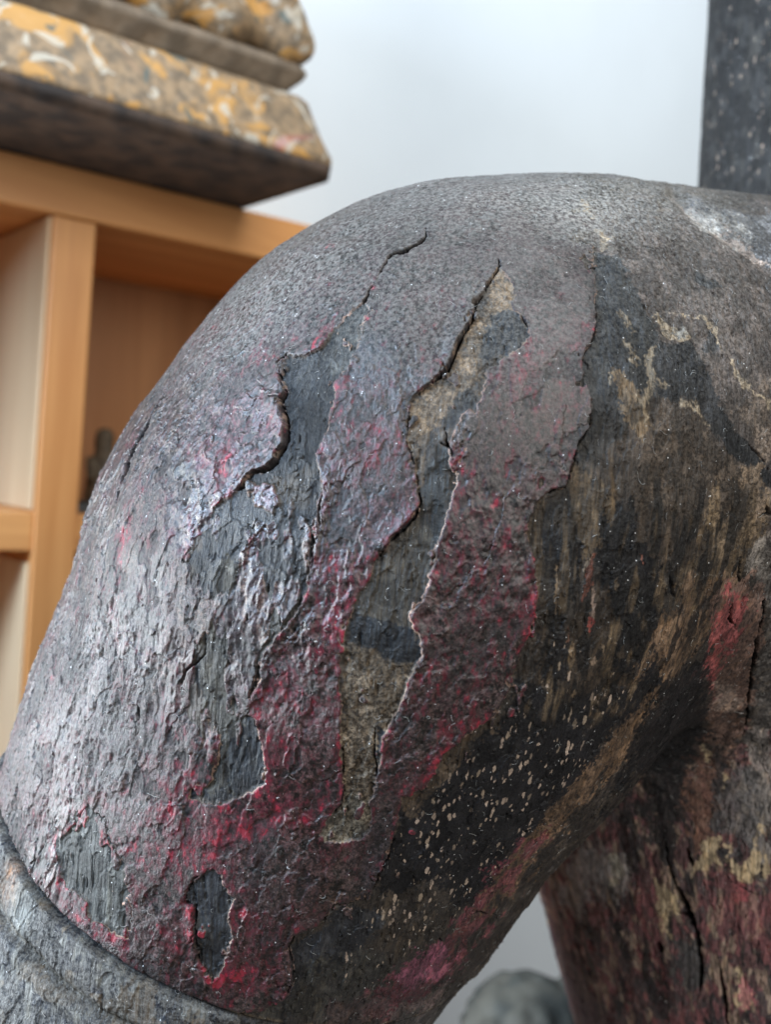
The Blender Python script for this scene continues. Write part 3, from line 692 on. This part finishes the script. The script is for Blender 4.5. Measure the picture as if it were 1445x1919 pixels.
for x, y, a_ in ((635, 600, .9), (615, 612, .7), (596, 650, .9), (688, 607, .9), (706, 535, .8), (610, 460, .6), (670, 420, .5), (722, 500, .5), (798, 430, .7), (750, 820, .5), (877, 828, .9), (920, 940, .9), (145, 1400, .3), (230, 1480, .9), (365, 1705, .9), (420, 1845, .8)):
    redd += a_ * blob(x, y, 11, 7, -30)
redd = redd + .45 * np.exp(-(np.clip(lac, 0, 99) / 14) ** 2) * ss(pv, 600, 900) * ss(n_a, .45, .55)
redd = redd + .10 * c2m + .28 * blob(150, 1600, 90, 140) + .2 * blob(330, 1420, 90, 110)
redd = redd - .25 * ss(700 - pv, 0, 200) - .12 * ss(lw, -40, 30) - .4 * wr2 - .25 * blob(300, 800, 160, 260, 20)
dust = .05 + .30 * blob(900, 350, 420, 85) + .55 * blob(1150, 380, 260, 80) + .35 * blob(500, 560, 260, 110, -45) + .2 * blob(740, 560, 160, 200)
dust += .45 * blob(140, 1420, 120, 260, 12) + .25 * blob(230, 1180, 110, 130) + .20 * blob(960, 600, 200, 200) + .30 * blob(1120, 420, 60, 60) + .15 * blob(1330, 560, 160, 160)
dust = dust * ss(1400 - pv - .3 * (pu - 700), -300, 500) * .7 + dust * .3
dust = np.where(fl > .5, .10, dust); dust = np.where(cav > .3, 0, dust)
dust = np.where(bm > .5, .3, dust)
glo = .30 + 1.0 * blob(470, 990, 130, 110) + .4 * blob(620, 1150, 120, 260) + .15 * blob(170, 1400, 150, 350, 12) + .3 * blob(420, 1750, 200, 120) - .4 * blob(900, 450, 400, 200) - .3 * ss(pu, 1000, 1200)
glo = glo - .55 * c3m + .12 * c2m - .35 * (1 - c1m) * ss(450 - pu, -50, 100)
glo = np.where(nk > .5, -.3, glo); dust = np.where(nk > .5, .05, dust)
spk = np.zeros(len(V), np.float32)
spk = np.maximum(spk, ss(poly_sd("835,1430 880,1385 960,1330 1080,1290 1220,1260 1150,1390 1060,1480 960,1620 880,1720 800,1760 720,1760 690,1700 735,1570 760,1500", cu, cv, 90), -10, 25) * .85)
spk = np.maximum(spk, .55 * ss(poly_sd("1000,1180 1180,1180 1160,1320 1000,1320", cu, cv, 90), -10, 25))
spk = np.maximum(spk, .50 * nk); spk = np.maximum(spk, .55 * ss(poly_sd("560,1780 700,1700 860,1720 800,1800 620,1880", cu, cv, 90), -10, 25))
spk = np.clip(spk * (.45 + 1.1 * n_a), 0, .95) * (1 - ss(lac, -3, 0))
rim = .25 + .9 * blob(500, 1200, 60, 120) + .9 * blob(780, 1100, 60, 260, 20) + .6 * blob(660, 640, 30, 60) + .9 * blob(420, 1740, 30, 120) + .9 * blob(235, 1680, 20, 120) + .5 * blob(480, 1400, 30, 100) + .4 * blob(595, 950, 20, 200)
felt = np.clip(ss(poly_sd('930,500 965,555 950,580 918,600 912,700 870,760 800,820 765,830 770,770 840,690 880,605', cu, cv, 90), -6, 8) * .7 + ss(poly_sd('640,1200 690,1205 745,1230 785,1245 760,1300 715,1390 700,1470 697,1545 640,1577 610,1570 640,1500 638,1330', cu, cv, 90), -4, 6) + .75 * ss(poly_sd('1110,420 1500,380 1500,1100 1390,1090 1330,1000 1150,960 1240,740 1180,600', cu, cv, 90), -6, 20), 0, 1)
felt = np.maximum(felt, .8 * ss(h1 - 3, 0, 1) * 0)
rim = np.where((lw > -20) | (wr2 > .3), 0, rim) * (.25 + .9 * ss(vn(130, 2, 300.), .42, .60))
rim = np.clip(rim, 0, 1) * (1 - topz) * (1 - .8 * cav)

Vd = V + Nn * disp[:, None]
WV = (Vd @ M3.T + CAM).astype(np.float32)

# ------------------------------------------------------------------ the figure as objects
base_w = W(1200, 3200, .62)
statue = bpy.data.objects.new('carved_figure', None); SC.collection.objects.link(statue)
statue['label'] = 'dark carved wooden figure with cracked peeling maroon lacquer, large in the foreground'
statue['category'] = 'statue'
mat_s = statue_material()
peb = (.32 + .78 * ss(pv + .25 * (700 - pu), 600, 1000)) * (.55 + .8 * ss(vn(30, 2, 231.), .38, .62))
def put(name, quads):
    use = np.unique(quads); re = np.full(len(WV), -1, np.int64); re[use] = np.arange(len(use))
    me = np_mesh(name, WV[use], re[quads])
    for k, a in (('lac', lac * .2), ('redd', redd), ('spk', spk), ('dust', dust), ('glo', glo), ('rim', rim), ('cav', cav), ('felt', felt), ('peb', peb)):
        at = me.attributes.new(k, 'FLOAT', 'POINT'); at.data.foreach_set('value', np.asarray(a, np.float32)[use])
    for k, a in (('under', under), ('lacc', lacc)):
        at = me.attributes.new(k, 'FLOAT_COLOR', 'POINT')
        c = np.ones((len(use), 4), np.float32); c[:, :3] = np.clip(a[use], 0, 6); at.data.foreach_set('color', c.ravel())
    me.materials.append(mat_s)
    return link(name, me, statue)
Qx = np.concatenate(Qall)
qs = sraw[Qx].mean(1)
isband = (qs > .6) & (qs < BW)
bi = np.flatnonzero(isband); vb, qv = np.unique(Qx[bi], return_inverse=True); qv = qv.reshape(-1, 4)
lab = np.arange(len(vb))
for _ in range(400):                         # keep the one ring, not stray slivers
    m_ = lab[qv].min(1); old = lab.copy()
    for k in range(4): np.minimum.at(lab, qv[:, k], m_)
    lab = lab[lab]
    if (lab == old).all(): break
ql = lab[qv[:, 0]]; best = np.bincount(ql).argmax(); isband[bi[ql != best]] = False
put('body', Qx[~isband]); put('armlet', Qx[isband])

# loose dust fibres caught on the rough surface
def lint(n):
    r_ = np.random.default_rng(3)
    ok = np.flatnonzero((front > .15) & (pu > -20) & (pu < 1460) & (pv > 200) & (pv < 1930) & (cav < .05) & (r_.random(len(V)) < np.clip(.25 + 1.2 * dust, 0, 1)))
    mb_v = []; mb_f = []
    for i in r_.choice(ok, n):
        nn = Nn[i]; t1 = np.cross(nn, [0, 0, 1.]); t1 /= np.linalg.norm(t1) + 1e-9; t2 = np.cross(nn, t1)
        a = r_.random() * 6.28; L = r_.uniform(.0012, .0042); curl = r_.normal(0, 2.2); rad = r_.uniform(.00003, .00006)
        p = Vd[i] + nn * .00025; S = 7; P = []
        for k in range(S):
            P.append(p); a += curl / S + r_.normal(0, .25)
            p = p + (t1 * math.cos(a) + t2 * math.sin(a)) * L / S + nn * .00009 * math.sin(k * 1.3 + a)
        P = np.array(P); b0 = len(mb_v)
        for k, q in enumerate(P):
            tg = P[min(k + 1, S - 1)] - P[max(k - 1, 0)]; sd = np.cross(tg, nn); sd /= np.linalg.norm(sd) + 1e-9
            for o in (sd, nn, -sd): mb_v.append((q + o * rad) @ M3.T + CAM)
        for k in range(S - 1):
            for j in range(3):
                a0 = b0 + 3 * k + j; a1 = b0 + 3 * k + (j + 1) % 3; mb_f.append((a0, a1, a1 + 3, a0 + 3))
    me = np_mesh('dust_fibres', np.array(mb_v), np.array(mb_f)); me.materials.append(simple('dust_fibre', (.42, .42, .40), .9, .4, 300))
    link('dust_fibres', me, statue, kind='stuff')
lint(1500)

# ------------------------------------------------------------------ background: room
def plane_hit(px, py, p0, n):
    d = W(px, py, 1.0) - CAM; t = ((p0 - CAM) @ n) / (d @ n); return CAM + d * t
TH = math.radians(37.5)
dv = np.array([math.cos(TH), math.sin(TH), 0]); nv = np.array([math.sin(TH), -math.cos(TH), 0]); up = np.array([0, 0, 1.0])
S0 = W(143, 408, .88)                        # front edge of the upright, under the top board
TB = .040; DEEP = .26
mat_wall = simple('painted_plaster', (.76, .82, .86), .85, .03, 6, .0003)
wn = np.array([.25, -.968, 0]); wall_p = S0 + dv * .9 - nv * (DEEP + .10)
wd = dv
m = MB(); o = S0 - nv * (DEEP + .02) - dv * 2.2; m.box((o[0], o[1], 0), dv * 5.2, -nv * .1, up * 2.7)
m.build('wall', mat_wall, kind='structure')
mat_tab = simple('table_linen', (.32, .30, .28), .8, .1, 30)
m = MB(); m.box((-1.2, .2, .70), (2.6, 0, 0), (0, .75, 0), (0, 0, .04)); 
mat_floor = simple('floor_boards', (.22, .15, .10), .5, .2, 4)
m2 = MB(); m2.box((-3, -3, -.05), (6, 0, 0), (0, 6, 0), (0, 0, .05)); m2.build('floor', mat_floor, kind='structure')

# ------------------------------------------------------------------ shelf unit
shelf = bpy.data.objects.new('shelf_unit', None); SC.collection.objects.link(shelf)
shelf['label'] = 'orange-brown wooden cube shelving behind the figure, carrying the painted statue base'; shelf['category'] = 'shelf'
c1, c2 = (.74, .365, .13), (.50, .205, .06)
mat_h = timber('cherry_wood_board', c1, c2, 0); mat_v = timber('cherry_wood_upright', c1, c2, 2)
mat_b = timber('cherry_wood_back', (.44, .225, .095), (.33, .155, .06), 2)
def sbox(name, a, b, z0, z1, d0, d1, mat):
    """a..b along the shelf, d0..d1 back from its front"""
    mb = MB(); mb.box(np.array([a, -d1, z0]), (b - a, 0, 0), (0, d1 - d0, 0), (0, 0, z1 - z0))
    return mb.build(name, mat, shelf, .0018)
# the unit's own frame: x along, y outward, z up
shelf.matrix_world = Matrix([[dv[0], nv[0], 0, S0[0]], [dv[1], nv[1], 0, S0[1]], [0, 0, 1, S0[2]], [0, 0, 0, 1]])
# (x along, y outward) is a left-handed pair, so boards go back along -y
CELL = .245; UW = .036; CW = .33
END = UW / 2 + CW + UW; BEG = -UW / 2 - CW - UW
sbox('top_board', BEG, END, 0, TB, 0, DEEP - .0015, mat_h)
floor_z = -S0[2]
ups = [BEG, -UW / 2, UW / 2 + CW]
mat_pale = timber('pale_wood_veneer', (.70, .52, .32), (.62, .43, .25), 2)
for a in ups:
    sbox('upright', a, a + UW, floor_z + .0, -.001, .0015, DEEP - .002, mat_v)
for r_ in range(0, 5):
    z1 = -(CELL + TB) * r_ - .002; z0 = z1 - CELL + .004
    for a in ups[1:]: sbox('side_panel', a - .003, a - .0005, z0, z1, .006, DEEP - .004, mat_pale)
for r_ in range(1, 6):
    z = -CELL * r_ - TB * (r_ - 1)
    if z - TB < floor_z: break
    for a, b in zip(ups[:-1], ups[1:]): sbox('shelf_board', a + UW, b, z - TB * .8, z, .004, DEEP - .002, mat_h)
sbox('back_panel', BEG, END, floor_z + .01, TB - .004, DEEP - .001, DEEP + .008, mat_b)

# ------------------------------------------------------------------ painted statue base on the shelf
def painted():
    m, nt, b = new_mat('worn_polychrome'); g = NT(nt)
    n1 = g.noise(22, detail=3, dist=1.6); n2 = g.noise(30, g.mapping((1, 1, 1), loc=(5, 3, 1)), detail=2, dist=2.2)
    n3 = g.noise(20, g.mapping((1, 1, 1), loc=(9, 1, 7)), detail=2, dist=2.5); n4 = g.noise(120, detail=4)
    c = g.mix(g.rng(n4, .3, .7), (.12, .088, .055), (.30, .205, .115))
    c = g.mix(g.rng(n1, .53, .63, 0, .85), c, (.50, .265, .065))
    c = g.mix(g.rng(n2, .58, .64, 0, .8), c, (.46, .43, .36))
    c = g.mix(g.rng(n3, .64, .69, 0, .8), c, (.05, .085, .085))
    n5 = g.noise(14, g.mapping((1, 1, 1), loc=(2, 8, 4)), detail=1, dist=1)
    c = g.mix(g.rng(n5, .70, .78, 0, .6), c, (.42, .08, .11))
    nt.links.new(c, b.inputs['Base Color']); b.inputs['Roughness'].default_value = .6
    nt.links.new(g.bump(n1, .004, .6), b.inputs['Normal'])
    return m
mat_p = painted(); mat_u = simple('raw_dark_wood', (.060, .036, .022), .85, .5, 40, .002, (.015, .010, .008))
base = bpy.data.objects.new('painted_statue_base', None); SC.collection.objects.link(base)
base['label'] = 'carved statue base painted ochre, cream and teal, standing on top of the wooden shelf'; base['category'] = 'statue base'
OV = .145
zt = S0[2] + TB
pc = plane_hit(629, 352, S0 + nv * OV, nv)   # front bottom corner
base.matrix_world = Matrix([[dv[0], nv[0], 0, pc[0]], [dv[1], nv[1], 0, pc[1]], [0, 0, 1, zt + .001], [0, 0, 0, 1]])
BL, BDp = .62, .30
def prism(name, prof, mat, x0=-BL, bevel=.003, sides=True):
    """stacked rounded rectangles: prof is a list of (z, inset)"""
    v = []; f = []; nseg = 5
    for z, i in prof:
        ring = []
        r_ = .012
        x1, y1, xx0, yy0 = 0 - i, 0 - i, x0 + i, -BDp + i
        for cx_, cy_, a0 in ((x1 - r_, y1 - r_, 0), (xx0 + r_, y1 - r_, 90), (xx0 + r_, yy0 + r_, 180), (x1 - r_, yy0 + r_, 270)):
            for k in range(nseg):
                a = math.radians(a0 + 90 * k / (nseg - 1)); ring.append((cx_ + r_ * math.cos(a), cy_ + r_ * math.sin(a), z))
        v += ring
    n = nseg * 4
    for j in range(len(prof) - 1):
        for k in range(n): f.append((j * n + k, j * n + (k + 1) % n, (j + 1) * n + (k + 1) % n, (j + 1) * n + k))
    f.append(tuple(range(n - 1, -1, -1))); f.append(tuple((len(prof) - 1) * n + k for k in range(n)))
    mb = MB(); mb.add(v, f); return mb.build(name, mat, base, 0, True)
prism('underside', [(0, .012), (0, .001), (.010, 0)], mat_u)
prism('plinth', [(.0102, .0005), (.012, 0), (.016, 0), (.030, .006), (.050, .013), (.060, .016), (.064, .020), (.066, .026), (.067, .030)], mat_p)
prism('waist', [(.0675, .030), (.072, .028), (.080, .020), (.084, .018), (.088, .020), (.092, .026)], simple('brown_worn_wood', (.22, .17, .12), .7, .4, 60, .002))
# drapery folds piled above the waist
def lumpy(name, parent, mat, items, res=.006, k=.010, amp=.002, fr=60, sub=1):
    """one closed mesh grown round a list of capsules (a, b, ra, rb) in the parent's frame"""
    P = [(np.array(a, np.float32), np.array(b, np.float32), ra, rb, 0) for a, b, ra, rb in items]
    def f(p):
        d = cone(p, P[0])
        for q in P[1:]: d = smin(d, cone(p, q), k)
        return d + amp * (vnoise(p * fr) - .5) * 2
    allp = np.array([c for a, b, ra, rb, _ in P for c in (a - ra, a + ra, b - rb, b + rb)])
    lo, hi = allp.min(0) - 2 * res, allp.max(0) + 2 * res
    global sdf
    keep = sdf; sdf = f
    Vv, Qq = surface_nets(lo, hi, res)
    Vv = snap(Vv, 3)
    sdf = keep
    me = np_mesh(name, Vv, Qq); me.materials.append(mat)
    return link(name, me, parent)
folds = []
random.seed(4)
for zz, yy in ((.145, -.088), (.205, -.088), (.265, -.09), (.32, -.10)):
    folds.append(((-.085, yy, zz), (-.545, yy, zz), .064, .064)); folds.append(((-.085, -.20, zz), (-.545, -.20, zz), .064, .064))
for i in range(10):
    x = -.035 - i * .055
    folds.append(((x, -.028, .108), (x - .05, -.020, .20), .019, .014))
    folds.append(((x - .01, -.030, .098), (x - .075, -.026, .122), .012, .008))
    folds.append(((x - .02, -.026, .15), (x - .07, -.022, .25), .008, .012))
lumpy('carved_drapery', base, mat_p, folds, .006, .012, .003, 50)

# ------------------------------------------------------------------ small things seen out of focus
fz = S0[2] - CELL
def at_shelf(x, y, z): return S0 + dv * x + nv * y + up * z
fig = bpy.data.objects.new('small_figurine', None); SC.collection.objects.link(fig)
fig['label'] = 'small dark carved figurine standing in the shelf cell beside the upright'; fig['category'] = 'figurine'
fig.matrix_world = Matrix([[dv[0], nv[0], 0, 0], [dv[1], nv[1], 0, 0], [0, 0, 1, 0], [0, 0, 0, 1]])
fig.matrix_world.translation = Vector(at_shelf(.040, -.040, -CELL + .001))
mat_d = simple('blackened_bronze', (.018, .020, .020), .5, .5, 200, .0005, (.030, .028, .024))
s_ = 1.0
lumpy('figure_body', fig, mat_d, [((0, 0, .008), (0, 0, .008), .020, .020), ((0, 0, .010), (0, 0, .035), .016, .012), ((-.018, .006, .008), (.018, .006, .008), .009, .009),
                             ((-.012, 0, .036), (-.020, .010, .018), .005, .004), ((.012, 0, .036), (.020, .010, .018), .005, .004), ((0, 0, .050), (0, 0, .058), .009, .008)], .0022, .003, .0005, 200)
lumpy('pedestal', fig, mat_d, [((-.02, 0, -.0), (.02, 0, -.0), .010, .010)], .0022, .003, .0002, 200)
fg2 = bpy.data.objects.new('pale_figurine', None); SC.collection.objects.link(fg2)
fg2['label'] = 'small tan figurine next to the dark one in the shelf cell'; fg2['category'] = 'figurine'
fg2.matrix_world = fig.matrix_world.copy(); fg2.matrix_world.translation = Vector(at_shelf(.078, -.10, -CELL + .001))
mat_t = simple('tan_carved_wood', (.10, .075, .045), .7, .4, 120, .0005)
lumpy('figure_body', fg2, mat_t, [((0, 0, .010), (0, 0, .030), .016, .014), ((0, 0, .030), (0, .002, .050), .013, .010), ((0, 0, .060), (0, 0, .068), .009, .009), ((-.012, .0, .045), (-.016, .012, .03), .005, .004), ((.012, .0, .045), (.016, .012, .03), .005, .004)], .0022, .003, .0005, 200)

# grey rounded carving low behind the gap between arm and trunk
stone = bpy.data.objects.new('grey_carving', None); SC.collection.objects.link(stone)
stone['label'] = 'rounded grey-green carving out of focus behind the gap under the arm'; stone['category'] = 'carving'
sp = W(990, 1893, .95)
stone.matrix_world = Matrix.Translation(Vector(sp))
mat_g = simple('grey_green_worn_wood', (.105, .10, .08), .75, .5, 25, .003, (.035, .040, .036))
items = [((0, 0, -.03), (.0, 0, -.16), .060, .075), ((.055, .01, .010), (.075, .01, -.1), .030, .05)]
for k in range(6):
    a_ = -.055 + k * .020
    items.append(((a_, -.045 + .004 * k, .012 - abs(k - 2.5) * .010), (a_ * 1.5 - .005, -.070, -.09), .010, .014))
lumpy('carved_body', stone, mat_g, items, .004, .007, .003, 90)
# plinth the things stand on, below the frame
zt2 = sp[2] - .235
mb = MB(); mb.box((-.7, .30, zt2 - .04), (1.8, 0, 0), (0, .62, 0), (0, 0, .04))
mb.build('table_top', mat_tab, kind='structure')
